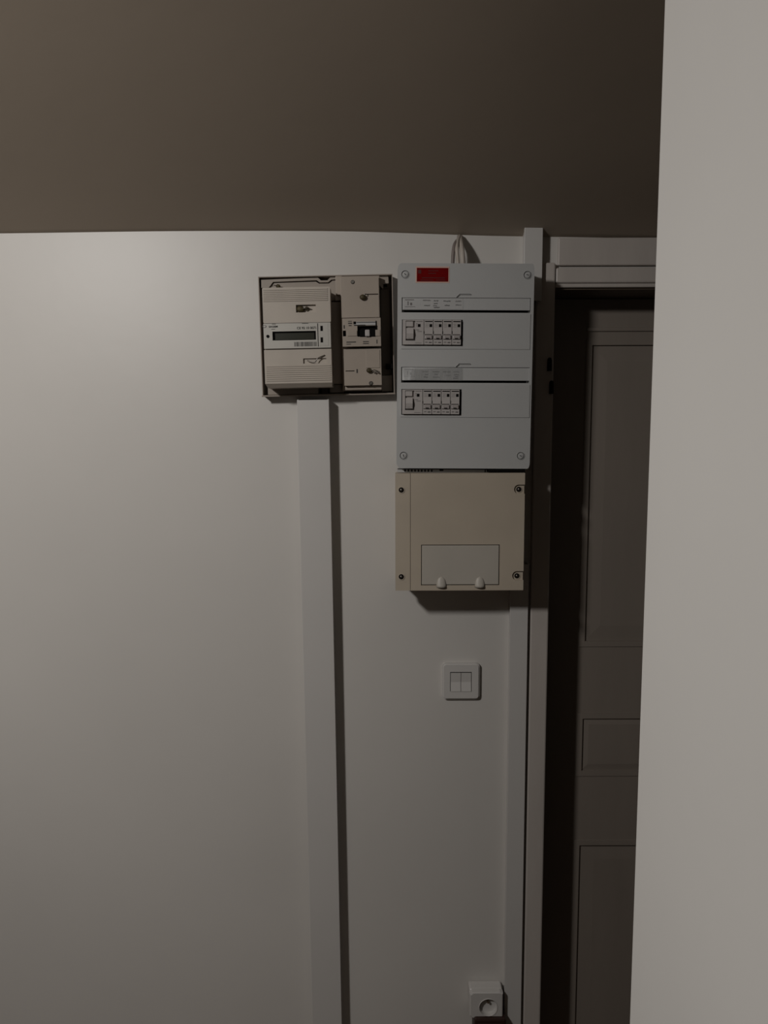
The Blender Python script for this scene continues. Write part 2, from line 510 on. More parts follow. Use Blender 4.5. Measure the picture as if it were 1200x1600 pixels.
# upper cover with seal recess
def RR(*a): return R(*a)
ux0, ux1, uz0, uz1 = R(411, 448, 517, 503.5, DM)
h = R(463, 475.5, 494, 487.5, DM)
uc = obj('upper_cover', plate(ux0, ux1, uz0, uz1, [h], WALL - DM, WALL - DM + 0.030, 0.002, 2), 'meter', mt)
bm = bmesh.new()
for k in range(7):
    py = 450.5 + k * 2.9
    a0, a1, c0, c1 = R(412, py, 513, py + 1.7, DM + 0.001)
    add_box(bm, a0, a1, WALL - DM - 0.0012, WALL - DM + 0.0002, c0, c1, 0.0004, 1)
obj('ribbing', bm, 'meter', uc)
# face plate
fp = obj('face_plate', plate(*R(411.8, 504, 516.6, 543.2, DM), [R(425.5, 516.5, 493.5, 530.5, DM)], WALL - DM + 0.001, WALL - DM + 0.014, 0.0), 'meterface', mt)
obj('display', PB(425.5, 516.5, 493.5, 530.5, DM - 0.006, DM - 0.012, 0), 'black', mt)
obj('display_glass', PB(430, 519.5, 491, 529.5, DM - 0.0055, DM - 0.006, 0), 'lcd', mt)
bm = bmesh.new(); x, z = P(418.3, 524, WALL - DM)
cyl(bm, x, z, 0.0028, WALL - DM + 0.0002, WALL - DM + 0.004)
obj('optical_port', bm, 'black', fp)
sd = obj('side_label', PB(498, 505.5, 513, 540, DM - 0.0006, DM - 0.003, 0.0003), 'meterface', fp)
for yy in (509, 527):
    bm = PB(500.7, yy, 504.5, yy + 8, DM - 0.0004, DM - 0.0009, 0.0)
    obj('button', bm, 'black', fp)
bm = PB(496.2, 505, 497, 541, DM - 0.0002, DM - 0.002, 0.0)
obj('divider_line', bm, 'black', fp)
ft = WALL - DM + 0.0007
x, z = P(464, 513.8, ft); x2, _ = P(494, 513, ft)
obj('serial_print', text_bm('CE 92 10 0071', 0.0043, x, z, ft, x2 - x, 0.02), 'ink', fp)
x, z = P(420, 510.5, ft); x2, _ = P(434, 513, ft)
obj('maker_print', text_bm('SAGEM', 0.0034, x, z, ft, x2 - x, 0.03), 'ink', fp)
bm = bmesh.new()
cx_, cz_ = P(413.5, 508.5, ft)
cyl(bm, cx_, cz_, 0.0036, ft, ft + 0.0002, 20)
for v in bm.verts: v.co.z = cz_ + (v.co.z - cz_) * 0.7
obj('maker_mark', bm, 'greyink', fp)
bm = bmesh.new()
cyl(bm, cx_, cz_, 0.0022, ft - 0.0002, ft, 20)
for v in bm.verts: v.co.z = cz_ + (v.co.z - cz_) * 0.7
obj('maker_mark_centre', bm, 'meterface', fp)
rnd = random.Random(2)
bm = bmesh.new()
for (pa, pb_, py) in ((425, 431, 503.8 + 1.2), (424, 430, 513), (472, 482, 504.8)):
    xa, za = P(pa, py, ft); xb_, _ = P(pb_, py, ft)
    add_box(bm, xa, xb_, ft, ft + 0.0002, za - 0.0004, za + 0.0004)
obj('small_print', bm, 'ink', fp)
bm = bmesh.new(); xx = 459.5
while xx < 494:
    wd = rnd.choice((0.5, 0.9, 1.4))
    a0, a1, c0, c1 = R(xx, 533.5, min(xx + wd, 494.5), 540.5, DM)
    add_box(bm, a0, a1, ft, ft + 0.0002, c0, c1); xx += wd + rnd.choice((0.5, 0.8, 1.0))
obj('bar_code', bm, 'ink', fp)
# lower cover with sloped foot and recess
lx0, lx1, lz0, lz1 = R(412.5, 545.2, 517.5, 598, DM)
h = R(473, 559.5, 509, 567.5, DM)
lc = obj('lower_cover', plate(lx0, lx1, lz0, lz1, [h], WALL - DM, WALL - DM + 0.012, 0.0), 'meter', mt)
bm = bmesh.new()
zb2 = lz0 - 0.007
pts = [(-DM, lz0), (-DM + 0.010, zb2), (-0.022, zb2), (-0.022, lz1), (-DM + 0.012, lz1), (-DM + 0.012, lz0)]
L_ = [bm.verts.new((lx0 + (0.003 if zz < lz0 else 0), WALL + yy, zz)) for yy, zz in pts]
R_ = [bm.verts.new((lx1 - (0.001 if zz < lz0 else 0), WALL + yy, zz)) for yy, zz in pts]
for i in range(len(pts)):
    j = (i + 1) % len(pts); bm.faces.new((L_[i], L_[j], R_[j], R_[i]))
bm.faces.new(L_); bm.faces.new(R_[::-1])
obj('cover_skirt', bm, 'meter', lc)
bm = bmesh.new()
for k in range(8):
    py = 570 + k * 3.2
    a0, a1, c0, c1 = R(415, py, 516, py + 1.9, DM + 0.001)
    add_box(bm, a0, a1, WALL - DM - 0.0012, WALL - DM + 0.0002, c0, c1, 0.0004, 1)
obj('ribbing', bm, 'meter', lc)
# floor of the two recesses, screws, lead seals
def seal(parent, px, py, D, px2, py2, r=0.006):
    x, z = P(px, py, WALL - D)
    bm = bmesh.new()
    g = bmesh.ops.create_uvsphere(bm, u_segments=14, v_segments=10, radius=r)
    for v in g['verts']:
        v.co.y *= 0.5; v.co.z *= 0.8
        v.co += Vector((x, WALL - D, z)) + Vector((0, 0, 0.0008 * noise.noise(v.co * 300)))
    s = obj('lead_seal', bm, 'lead', parent, True)
    x2, z2 = P(px2, py2, WALL - D)
    bm = tube_bm([(x, WALL - D, z), ((x + x2) / 2, WALL - D - 0.004, (z + z2) / 2 + 0.002), (x2, WALL - D + 0.004, z2)], 0.0008, 6)
    obj('seal_wire', bm, 'metal', s, True)
    return s
obj('recess_screw', cyl(bmesh.new(), *P(480, 482, WALL - DM + 0.005), 0.004, WALL - DM + 0.003, WALL - DM + 0.0065), 'lead', uc)
obj('recess_floor', PB(462.5, 475, 494.5, 488, DM - 0.006, DM - 0.009, 0), 'meter', uc)
obj('recess_floor', PB(472.5, 559, 509.5, 568, DM - 0.004, DM - 0.007, 0), 'meter', lc)
seal(uc, 470, 482.5, DM - 0.002, 488, 483, 0.0075)
seal(uc, 436, 446, DM - 0.050, 422, 448, 0.0045)
bm = tube_bm([(*P(486, 565, WALL)[:1], WALL - DM, P(486, 563, WALL - DM)[1]), (P(491, 566, WALL - DM)[0], WALL - DM - 0.003, P(491, 566, WALL - DM)[1]),
              (P(496, 560, WALL - DM)[0], WALL - DM - 0.004, P(496, 560, WALL - DM)[1]), (P(507, 555, WALL - DM)[0], WALL - DM - 0.001, P(507, 555, WALL - DM)[1])], 0.0010, 6)
obj('seal_wire', bm, 'metal', lc, True)

# ============================================================ MAINS BREAKER
x0, x1, z0, z1 = R(534, 433, 597, 609, 0.055)
mb = thing('mains_breaker', 'tall beige mains breaker with black switch, right half of the wall panel', 'circuit breaker', ((x0 + x1) / 2, WALL - 0.018, z0))
obj('breaker_base', PB(533.5, 432, 594.5, 611, 0.038, 0.018, 0.001), 'brk', mb)
up = obj('upper_cover', plate(*R(534, 433, 593, 497, 0.056), [R(571, 460.2, 592, 461.8, 0.056)], WALL - 0.056, WALL - 0.037), 'brk', mb)
obj('cover_step', PB(525.5, 431.5, 536, 461, 0.036, 0.018, 0.001), 'brk', mb)
obj('cover_step', PB(524.5, 461.5, 534.5, 470, 0.030, 0.018, 0.001), 'brk', mb)
# middle body with window, cut for the switch
mid_h = R(558.5, 510, 590, 527, 0.066)
mid = obj('switch_housing', plate(*R(535, 498, 595, 542, 0.066), [mid_h, R(535.8, 517, 540.5, 526, 0.066)], WALL - 0.066, WALL - 0.037), 'brk', mb)
obj('switch_well', PB(535.5, 510, 590.5, 527.2, 0.056, 0.040, 0), 'black', mb)
bm = PB(562, 515.5, 586, 527, 0.068, 0.050, 0.0008)
tg = obj('toggle', bm, 'black', mb)
obj('toggle_grip', PB(570.3, 516, 577.8, 526.6, 0.0715, 0.060, 0.0015), 'module', tg)
obj('slider_plate', PB(543, 517.3, 558, 525.8, 0.0675, 0.060, 0.0006), 'brk', mid)
obj('end_block', PB(586.5, 516.5, 594, 526.5, 0.0675, 0.060, 0.0008), 'brk', mid)
rw = obj('rating_window', PB(553, 503.5, 588, 509.2, 0.0672, 0.060, 0.0004), 'paper', mid)
bm = bmesh.new()
PB(557, 504.2, 587.5, 505.1, 0.0675, 0.067, 0, bm); PB(552.5, 503.2, 556.5, 507.4, 0.0675, 0.067, 0, bm)
PB(553, 508.4, 571, 509.3, 0.0675, 0.067, 0, bm); PB(587, 502.5, 588.5, 514, 0.0675, 0.067, 0, bm)
obj('window_frame', bm, 'black', rw)
bm = bmesh.new()
for r_ in ((544, 502.2, 550, 503.2), (544, 505, 550.5, 506.6), (545, 508.6, 549.5, 510), (537, 508.5, 538.8, 514),
           (541, 534.4, 556, 535.9), (541, 537.9, 548, 538.9), (567, 534.2, 576, 535.5), (567, 537.2, 576, 538.4), (588, 532, 589.4, 538)):
    PB(*r_, 0.0664, 0.0658, 0, bm)
obj('printed_marks', bm, 'ink', mid)
# lower cover
lo_ = obj('lower_cover', plate(*R(536.5, 546, 595, 603, 0.056), [R(539, 579.6, 553, 581.0, 0.056)], WALL - 0.056, WALL - 0.037), 'brk', mb)
obj('raised_field', PB(571, 548, 593, 576, 0.0572, 0.055, 0.0006), 'brk', lo_)
obj('cover_foot', PB(538, 603.5, 595, 610, 0.046, 0.030, 0.001), 'brk', mb)
obj('printed_dash', PB(556, 577.5, 558, 583.5, 0.0565, 0.0555, 0.0), 'ink', lo_)
def screw(parent, px, py, D, r=0.005, m='metal', rot=0.5, ring='black'):
    x, z = P(px, py, WALL - D)
    bm = cyl(bmesh.new(), x, z, r, WALL - D - 0.0006, WALL - D + 0.001, 20)
    s = obj('screw_well', bm, ring, parent)
    bm = cyl(bmesh.new(), x, z, r * 0.62, WALL - D - 0.0018, WALL - D, 18, r * 0.7)
    obj('screw_head', bm, m, s if parent.parent is None else parent)
    bm = BX(-r * 0.55, r * 0.55, -0.0003, 0.0003, -r * 0.1, r * 0.1)
    rm = Matrix.Rotation(rot, 4, 'Y')
    for v in bm.verts: v.co = rm @ v.co + Vector((x, WALL - D - 0.0019, z))
    obj('screw_slot', bm, 'black', s if parent.parent is None else parent)
    return s
screw(mb, 552.5, 441.5, 0.056, 0.0035, rot=1.4)
screw(mb, 578.5, 600, 0.056, 0.0038, rot=1.2)
seal(up, 568, 465.5, 0.060, 575, 460.5, 0.0062)
seal(lo_, 576, 580, 0.060, 592, 582.5, 0.0055)
bm = bmesh.new()
for k in range(4):
    x, z = P(582 + k * 2.6, 582 + (k % 2) * 1.2, WALL - 0.062)
    g = bmesh.ops.create_uvsphere(bm, u_segments=8, v_segments=6, radius=0.0016)
    for v in g['verts']: v.co += Vector((x, WALL - 0.061, z))
obj('wire_twist', bm, 'metal', lo_, True)

for r_ in (pn, mt, mb): spin(r_, pc, -0.95)

# ============================================================ DISTRIBUTION BOARD
DB = 0.086
x0, x1, z0, z1 = R(620.5, 411.5, 831.5, 732, DB)
bc = ((x0 + x1) / 2, WALL, (z0 + z1) / 2)
bd = thing('distribution_board', 'grey two-row distribution board with a red sticker and breakers, above the beige box', 'fuse box', (bc[0], WALL, z0))
obj('back_box', BX(x0 + 0.005, x1 - 0.003, WALL - DB + 0.012, WALL, z0 + 0.004, z1 - 0.004, 0.004), 'board', bd)
win1 = R(627.5, 500, 722.5, 540.5, DB); win2 = R(627.5, 608.5, 721.5, 648.5, DB)
st1 = R(627, 465.2, 828.5, 488.5, DB); st2 = R(627, 573.8, 827.5, 598.2, DB)
cov = obj('front_cover', plate(x0, x1, z0, z1, [win1, win2, st1, st2], WALL - DB, WALL - DB + 0.012, 0.0115, 5), 'board', bd)
obj('interior_shade', BX(x0 + 0.012, x1 - 0.008, WALL - DB + 0.0115, WALL - DB + 0.0122, z0 + 0.02, z1 - 0.03), 'black', bd)  # black sheet painting the shade behind the cover's openings
# soft rounded front edge
bm = plate(x0 + 0.0035, x1 - 0.0035, z0 + 0.0035, z1 - 0.0035, [(x0 + 0.0045, x1 - 0.0045, z0 + 0.0045, z1 - 0.0045)], WALL - DB - 0.0006, WALL - DB + 0.0005, 0.010, 5)
bm.free()
# row doors: slightly raised smooth panels below each strip
def frame(px0, py0, px1, py1, t, Df, Db):
    a, b, c, d = R(px0, py0, px1, py1, Df)
    return plate(a, b, c, d, [(a + t, b - t, c + t, d - t)], WALL - Df, WALL - Db)
for (ya, yb_) in ((490.5, 545.5), (600.5, 652)):
    a, b, c, d = R(626.5, ya, 828, yb_, DB + 0.0012)
    hh = win1 if ya < 550 else win2
    obj('row_panel', plate(a, b, c, d, [hh], WALL - DB - 0.0012, WALL - DB + 0.0005), 'board', cov)
# label strips (holder + paper + clear sleeve) with a raised finger notch
for row, (pt, pb2) in enumerate(((465.6, 484.5), (574.4, 594.5))):
    hold = obj('label_holder', PB(628.2, pt, 827.5, pb2, DB - 0.002, DB - 0.006, 0.0004), 'board', bd)
    obj('label_paper', PB(630, pt + 1, 723, pb2 - 0.6, DB - 0.0016, DB - 0.0021, 0), 'paper', hold)
    k = pt - 1.2
    bm = poly_slab([(712, k), (717, k - 5), (735, k - 5), (735, k - 3.6), (717.8, k - 3.6), (713.6, k)], DB + 0.0014, DB - 0.0005)
    obj('finger_notch', bm, 'board', cov)
    bm = poly_slab([(713.2, k), (718, k - 4.4), (735, k - 4.4), (735, k - 5.1), (717.4, k - 5.1), (712, k)], DB + 0.0016, DB + 0.0010)
    obj('notch_edge', bm, 'black', cov)
    rnd = random.Random(row + 5)
    bm = bmesh.new(); bm2 = bmesh.new()
    yw = WALL - DB + 0.0012
    words = ([(660, 672, 470), (677, 684, 470.5), (692, 703, 471), (711, 720, 471), (662, 671, 478), (677, 683, 475), (676, 682, 478.5), (677, 686, 481), (694, 702, 477.5), (711, 720, 477)],
             [(660, 669, 581.5), (676, 687, 581.5), (692, 704, 581.5), (708, 718, 581.5), (664, 669, 586), (679, 684, 585.5), (697, 704, 587), (709, 717, 586), (662, 669, 590), (677, 687, 590), (711, 716, 589), (708, 716, 591.5)])[row]
    for i, (a, b, py) in enumerate(words):
        xa, za = P(a, py, yw); xb2, _ = P(b, py, yw)
        scribble(bm if i % 3 else bm2, xa, xb2, za, 0.0020, yw, rnd)
    obj('handwriting', bm, 'ink', hold); obj('handwriting', bm2, 'greyink', hold)
    bm = bmesh.new()
    for yy in ((pt + 3, pt + 4, 632, 646), (pt + 6, pt + 12, 636, 637.5), (pt + 8, pt + 12, 640, 643), (pt + 14, pt + 14.6, 632, 648)):
        a, b, c, d = R(yy[2], yy[0], yy[3], yy[1], DB - 0.0014)
        add_box(bm, a, b, yw, yw + 0.0002, c, d)
    obj('pictogram', bm, 'greyink', hold)
# the lower row's clear sleeve has its left end shaped to make a glint
bm = bmesh.new()
a, b, c, d = R(629, 574.8, 722, 595, DB)
cols = []
for i in range(25):
    t = i / 24
    x = a + (b - a) * t
    u = min(1, t / 0.32)
    bow = 0.0002 + (0.32 * (x - a) if t < 0.20 else 0.32 * 0.20 * (b - a) * (1 - ((t - 0.20) / 0.80)) ** 1.5)
    lean = (0.0046 if t < 0.12 else 0.0046 * max(0, 1 - (t - 0.12) / 0.2)) + 0.0003
    cols.append((bm.verts.new((x, WALL - DB + 0.0012 - bow - lean, c)), bm.verts.new((x, WALL - DB + 0.0012 - bow, d))))
for p, q in zip(cols, cols[1:]): bm.faces.new((p[0], q[0], q[1], p[1]))
g = bmesh.ops.solidify(bm, geom=bm.faces[:], thickness=-0.0003)
obj('clear_sleeve', bm, 'clear', bd)

# breaker modules -------------------------------------------------
DMod = DB + 0.007
def module_rect(px0, px1, win):
    a = P(px0, 520, WALL - DMod)[0]; b = P(px1, 520, WALL - DMod)[0]
    return a, b, win[2] + 0.0012, win[3] - 0.0012

def make_mcb(win):
    """one 17.5 mm breaker, built at x = 0..w"""
    w = P(676.4, 520, WALL - DMod)[0] - P(661.8, 520, WALL - DMod)[0]
    zb, zt = win[2] + 0.0012, win[3] - 0.0012
    H = zt - zb
    O = Vector((0, 0, 0))
    yf = WALL - DMod
    def mk(name, bm, m, par):
        bmesh.ops.recalc_face_normals(bm, faces=bm.faces)
        for v in bm.verts: v.co -= Vector((0, WALL, zb))
        me = bpy.data.meshes.new(name); bm.to_mesh(me); bm.free(); me.materials.append(M[m])
        o = bpy.data.objects.new(name, me); C.objects.link(o)
        if name in TINY: o['kind'] = 'stuff'
        if par: o.parent = par
        return o
    g = 0.0005
    slot = (w * 0.10, w - w * 0.10, zb + H * 0.20, zb + H * 0.42)
    body = mk('circuit_breaker', plate(g, w - g, zb, zt, [slot], yf, WALL - DB + 0.010), 'module', None)
    mk('slot_floor', BX(g, w - g, yf + 0.003, yf + 0.004, slot[2] - 0.001, slot[3] + 0.001), 'toggle', body)
    mk('toggle', BX(slot[0] + 0.0003, slot[1] - 0.0003, yf - 0.003, yf + 0.004, zb + H * 0.215, zb + H * 0.385, 0.0012), 'toggle', body)
    mk('toggle_mark', BX(w * 0.32, w * 0.66, yf - 0.0034, yf - 0.0028, zb + H * 0.225, zb + H * 0.262), 'black', body)
    mk('marking_bar', BX(w * 0.12, w * 0.92, yf - 0.0003, yf + 0.0003, zt - H * 0.085, zt - H * 0.045), 'black', body)
    mk('indicator_window', BX(w * 0.60, w * 0.88, yf - 0.0003, yf + 0.0003, zt - H * 0.29, zt - H * 0.17), 'black', body)
    bm = bmesh.new()
    for k in range(3):
        z_ = zt - H * (0.16 + 0.06 * k)
        add_box(bm, w * (0.12 + 0.04 * (k % 2)), w * 0.50, yf - 0.0003, yf + 0.0003, z_ - 0.0004, z_)
    add_box(bm, w * 0.15, w * 0.42, yf - 0.0003, yf + 0.0003, zb + H * 0.08, zb + H * 0.11)
    add_box(bm, w * 0.55, w * 0.85, yf - 0.0003, yf + 0.0003, zb + H * 0.06, zb + H * 0.11)
    mk('rating_print', bm, 'greyink', body)
    mk('side_notch', BX(-0.0003, 0.0006, yf - 0.0008, yf + 0.0005, zb + H * 0.43, zb + H * 0.55), 'black', body)
    return body, w

def copy_part(o, parent):
    c = o.copy(); C.objects.link(c); c.parent = parent
    for ch in list(o.children): copy_part(ch, c)
    return c

base = bd.location.copy()
for row, win in enumerate((win1, win2)):
    proto, w = make_mcb(win)
    xs0 = P(661.8 if row == 0 else 661.0, 520, WALL - DMod)[0]
    for i in range(4):
        o = proto if i == 0 else copy_part(proto, bd)
        o.parent = bd
        o.location = Vector((xs0 + i * w, WALL, win[2] + 0.0012)) - base
    # two-module residual current device
    a = P(628.8, 520, WALL - DMod)[0]; b = xs0 - 0.0004
    zb, zt = win[2] + 0.0012, win[3] - 0.0012; H = zt - zb; yf = WALL - DMod; W_ = b - a
    well = (a + W_ * 0.14, a + W_ * 0.60, zb + H * 0.16, zt - H * 0.04)
    rcd = obj('residual_current_breaker', plate(a, b, zb, zt, [well], yf, WALL - DB + 0.010), 'module', bd)
    obj('well_floor', BX(a, b, yf + 0.005, yf + 0.006, well[2] - 0.001, zt), 'toggle', rcd)
    obj('test_flap', BX(well[0] + 0.0005, well[0] + W_ * 0.36, yf + 0.001, yf + 0.005, zt - H * 0.27, zt - H * 0.06, 0.0006), 'module', rcd)
    bm = bmesh.new()
    x_a, x_b = well[0] + 0.001, well[0] + W_ * 0.37
    za, zb3 = zb + H * 0.20, zt - H * 0.34
    prof = [(yf + 0.005, za), (yf - 0.004, za + 0.001), (yf - 0.0065, (za + zb3) / 2), (yf - 0.003, zb3), (yf + 0.005, zb3)]
    l = [bm.verts.new((x_a, yy, zz)) for yy, zz in prof]; r = [bm.verts.new((x_b, yy, zz)) for yy, zz in prof]
    for i in range(5): bm.faces.new((l[i], l[(i+1) % 5], r[(i+1) % 5], r[i]))
    bm.faces.new(l); bm.faces.new(r[::-1])
    obj('toggle', bm, 'module', rcd)
    obj('toggle_mark', BX(x_a + 0.003, x_b - 0.004, yf - 0.0046, yf - 0.0036, za + 0.003, za + 0.0045), 'black', rcd)
    obj('indicator_window', BX(b - W_ * 0.28, b - W_ * 0.15, yf - 0.0003, yf + 0.0003, zt - H * 0.29, zt - H * 0.17), 'black', rcd)
    bm = bmesh.new()
    for (f0, f1, h0, h1) in ((0.64, 0.94, 0.05, 0.075), (0.64, 0.70, 0.15, 0.18), (0.64, 0.70, 0.23, 0.25), (0.64, 0.78, 0.40, 0.42), (0.70, 0.92, 0.46, 0.48), (0.60, 0.9, 0.93, 0.945)):
        add_box(bm, a + W_ * f0, a + W_ * f1, yf - 0.0003, yf + 0.0003, zt - H * h1, zt - H * h0)
    obj('rating_print', bm, 'greyink', rcd)
# cover screws
for (px, py) in ((632, 429.5), (823, 429), (631.5, 712.5), (814.5, 711.5)):
    x, z = P(px, py, WALL - DB)
    bm = bmesh.new()
    # ring groove
    n = 28
    rings = []
    for (r_, dy) in ((0.0078, 0.0006), (0.0078, -0.0006), (0.0066, -0.0006), (0.0060, 0.0008), (0.0050, 0.0008), (0.0045, -0.0012), (0.002, -0.0014)):
        rings.append([bm.verts.new((x + r_ * math.cos(2*math.pi*k/n), WALL - DB + dy, z + r_ * math.sin(2*math.pi*k/n))) for k in range(n)])
    for q in range(len(rings) - 1):
        for k in range(n): bm.faces.new((rings[q][k], rings[q][(k+1) % n], rings[q+1][(k+1) % n], rings[q+1][k]))
    bm.faces.new(rings[-1])
    s = obj('cover_screw', bm, 'board', bd)
    gr = bmesh.new()
    q0 = [[gr.verts.new((x + r_ * math.cos(2*math.pi*k/n), WALL - DB - 0.0008, z + r_ * math.sin(2*math.pi*k/n))) for k in range(n)] for r_ in (0.0060, 0.0068)]
    for k in range(n): gr.faces.new((q0[0][k], q0[0][(k+1) % n], q0[1][(k+1) % n], q0[1][k]))
    bmesh.ops.solidify(gr, geom=gr.faces[:], thickness=0.0003)
    obj('screw_groove_shade', gr, 'greyink', s)  # flat dark ring painting the shade of the screw's groove
    bm = BX(-0.0022, 0.0022, -0.0004, 0.0004, -0.0005, 0.0005)
    rm = Matrix.Rotation(random.uniform(0, 3), 4, 'Y')
    for v in bm.verts: v.co = rm @ v.co + Vector((x, WALL - DB - 0.0015, z))
    obj('screw_slot', bm, 'black', s)
# red sticker
rs = obj('sticker', PB(648.3, 416.8, 701, 442.3, DB + 0.0006, DB - 0.0002, 0), 'pink', bd)
rs['label'] = 'dark red warning sticker with thin pale border'
obj('sticker_field', PB(650.1, 419.0, 699.4, 440.4, DB + 0.0009, DB + 0.0004, 0), 'red', rs)
bm = bmesh.new()
for r_ in ((652, 422, 657, 428), (668, 423, 684, 424), (668, 427, 680, 428), (658, 434, 694, 435.2), (656, 437.6, 676, 438.6), (680, 437.4, 695, 438.4)):
    PB(*r_, 0.0010 + DB, DB + 0.0008, 0, bm)
obj('sticker_print', bm, 'darkred', rs)
# strip of terminals showing in the gap under the cover
ts = obj('terminal_strip', PB(622.5, 733.2, 762, 738.6, 0.070, 0.040, 0.0004), 'paper', bd)
gap_z = R(618, 739.5, 819, 922.5, 0.097)[3]
obj('gap_light_block', BX(P(763, 735, WALL - 0.07)[0], x1 - 0.008, WALL - 0.084, WALL, gap_z + 0.0015, z0 + 0.003), 'black', bd)  # black filler added to stop lamplight passing under the board
ts['label'] = 'white terminal strip with black marks'
bm = bmesh.new()
for k in range(9): PB(633 + k * 5.2, 734.4, 635.4 + k * 5.2, 737.6, 0.0703, 0.0695, 0, bm)
PB(688, 733.4, 694, 736, 0.0703, 0.0695, 0, bm); PB(758.5, 733.4, 760, 738.4, 0.0703, 0.0695, 0, bm)
PB(622.6, 732.8, 762, 733.9, 0.0704, 0.0695, 0, bm)
obj('terminal_marks', bm, 'black', ts)
spin(bd, bc, 0.45)

# ============================================================ BEIGE BOX
DG = 0.097
x0, x1, z0, z1 = R(618, 739.5, 819, 922.5, DG)
bb = thing('junction_box', 'yellowed beige plastic cover box with a small hatch, under the grey board', 'electrical box', ((x0 + x1) / 2, WALL, z0))
obj('back_box', BX(x0 + 0.003, x1 - 0.002, WALL - DG + 0.03, WALL, z0 + 0.003, z1 - 0.002, 0.002), 'beige', bb)
xs_ = P(641.3, 830, WALL - DG)[0]
hz = R(658, 851, 780.5, 914.5, DG)
sw_ = 0.016; sh_ = 0.013
def notch(px, py, side):
    x, z = P(px, py, WALL - DG)
    return (x0 if side < 0 else x - 0.0085, x + 0.0085 if side < 0 else x1, z - 0.0085, z + 0.0085)
obj('side_cover', plate(x0, xs_ - 0.0005, z0, z1, [], WALL - DG, WALL - DG + 0.031, 0.0), 'beige', bb)
nr = [notch(810.5, 764.5, 1), notch(807.5, 899.5, 1)]
mc = obj('main_cover', plate(xs_ + 0.0003, x1, z0, z1, [hz] + nr, WALL - DG, WALL - DG + 0.031, 0.0), 'beige', bb)
for n_ in nr:
    obj('screw_recess', BX(n_[0] - 0.001, n_[1] - 0.0005, WALL - DG + 0.004, WALL - DG + 0.006, n_[2] - 0.001, n_[3] + 0.001), 'beige', mc)
    # rounded inner shoulder
    bm = bmesh.new()
    cz_, cx_ = (n_[2] + n_[3]) / 2, n_[0] + 0.0085
    for s_ in (-1, 1):
        vs = [(n_[0], cz_ + s_ * 0.0085)] + [(cx_ - 0.0085 * math.cos(a_), cz_ + s_ * 0.0085 * math.sin(a_)) for a_ in [k * math.pi / 12 for k in range(7)]]
        f = [bm.verts.new((p[0], WALL - DG, p[1])) for p in vs]; g = [bm.verts.new((p[0], WALL - DG + 0.005, p[1])) for p in vs]
        bm.faces.new(f); bm.faces.new(g[::-1])
        for k in range(len(vs)): bm.faces.new((f[k], f[(k+1) % len(vs)], g[(k+1) % len(vs)], g[k]))
    obj('recess_shoulder', bm, 'beige', mc)
hf = obj('hatch', BX(hz[0] + 0.0014, hz[1] - 0.0014, WALL - DG - 0.0004, WALL - DG + 0.006, hz[2] + 0.0014, hz[3] - 0.0014, 0.0008), 'hatch', bb)
hf['label'] = 'paler hinged hatch with two finger tabs'
obj('hatch_gap', BX(hz[0] - 0.001, hz[1] + 0.001, WALL - DG + 0.006, WALL - DG + 0.007, hz[2] - 0.001, hz[3] + 0.001), 'black', bb)
for px in (689.5, 749.5):
    x, z = P(px, 914, WALL - DG)
    bm = bmesh.new()
    # half-domed tab: wide foot, rounded top
    n = 12; prev = None
    for j in range(7):
        t = j / 6
        zz = z - 0.004 + 0.020 * t
        hw = 0.0090 * math.sqrt(max(0.0, 1 - t ** 2.2)) + 0.0004
        dp = 0.0065 * (1 - t) ** 0.8 + 0.0004
        ring = [bm.verts.new((x + hw * math.cos(math.pi * k / n), WALL - DG - 0.0002 - dp * math.sin(math.pi * k / n), zz)) for k in range(n + 1)]
        if prev:
            for k in range(n): bm.faces.new((prev[k], prev[k+1], ring[k+1], ring[k]))
            bm.faces.new((prev[0], ring[0], ring[-1], prev[-1]))
        else: bm.faces.new(ring)
        prev = ring
    bm.faces.new(prev[::-1])
    obj('finger_tab', bm, 'hatch', hf, True)
for (px, py, dd) in ((627, 765.5, 0.0), (810.5, 764.5, -0.004), (627, 901, 0.0), (807.5, 899.5, -0.004)):
    x, z = P(px, py, WALL - DG - dd)
    D_ = DG + dd
    bm = cyl(bmesh.new(), x, z, 0.0064, WALL - D_ - 0.0010, WALL - D_ + 0.001, 24)
    s = obj('screw_collar', bm, 'beige', bb)
    bm = cyl(bmesh.new(), x, z, 0.0048, WALL - D_ - 0.0014, WALL - D_ - 0.0006, 24)
    obj('screw_well', bm, 'black', s)
    bm = bmesh.new()
    g = bmesh.ops.create_uvsphere(bm, u_segments=14, v_segments=8, radius=0.0026)
    for v in g['verts']: v.co.y *= 0.5; v.co += Vector((x, WALL - D_ - 0.0016, z))
    obj('screw_head', bm, 'metal', s, True)

# ============================================================ LIGHT SWITCH
DS = 0.010
x0, x1, z0, z1 = R(691.5, 1037, 749.5, 1093, DS)
ls = thing('light_switch', 'white square double-rocker light switch on the wall under the beige box', 'switch', ((x0 + x1) / 2, WALL, z0))
ho = R(703.3, 1050, 737, 1080.5, DS)
bm = plate(x0, x1, z0, z1, [ho], WALL - DS, WALL, 0.007, 4)
fe = [e for e in bm.edges if all(abs(v.co.y - (WALL - DS)) < 1e-6 for v in e.verts) and len(e.link_faces) == 2 and e.calc_face_angle(0) > 0.5
      and not (ho[0] - 1e-5 <= (e.verts[0].co.x + e.verts[1].co.x) / 2 <= ho[1] + 1e-5 and ho[2] - 1e-5 <= (e.verts[0].co.z + e.verts[1].co.z) / 2 <= ho[3] + 1e-5)]
bmesh.ops.bevel(bm, geom=fe, offset=0.0025, segments=3, affect='EDGES')
obj('cover_plate', bm, 'switch', ls)
obj('mechanism', BX(ho[0], ho[1], WALL - 0.006, WALL - 0.001, ho[2], ho[3]), 'black', ls)
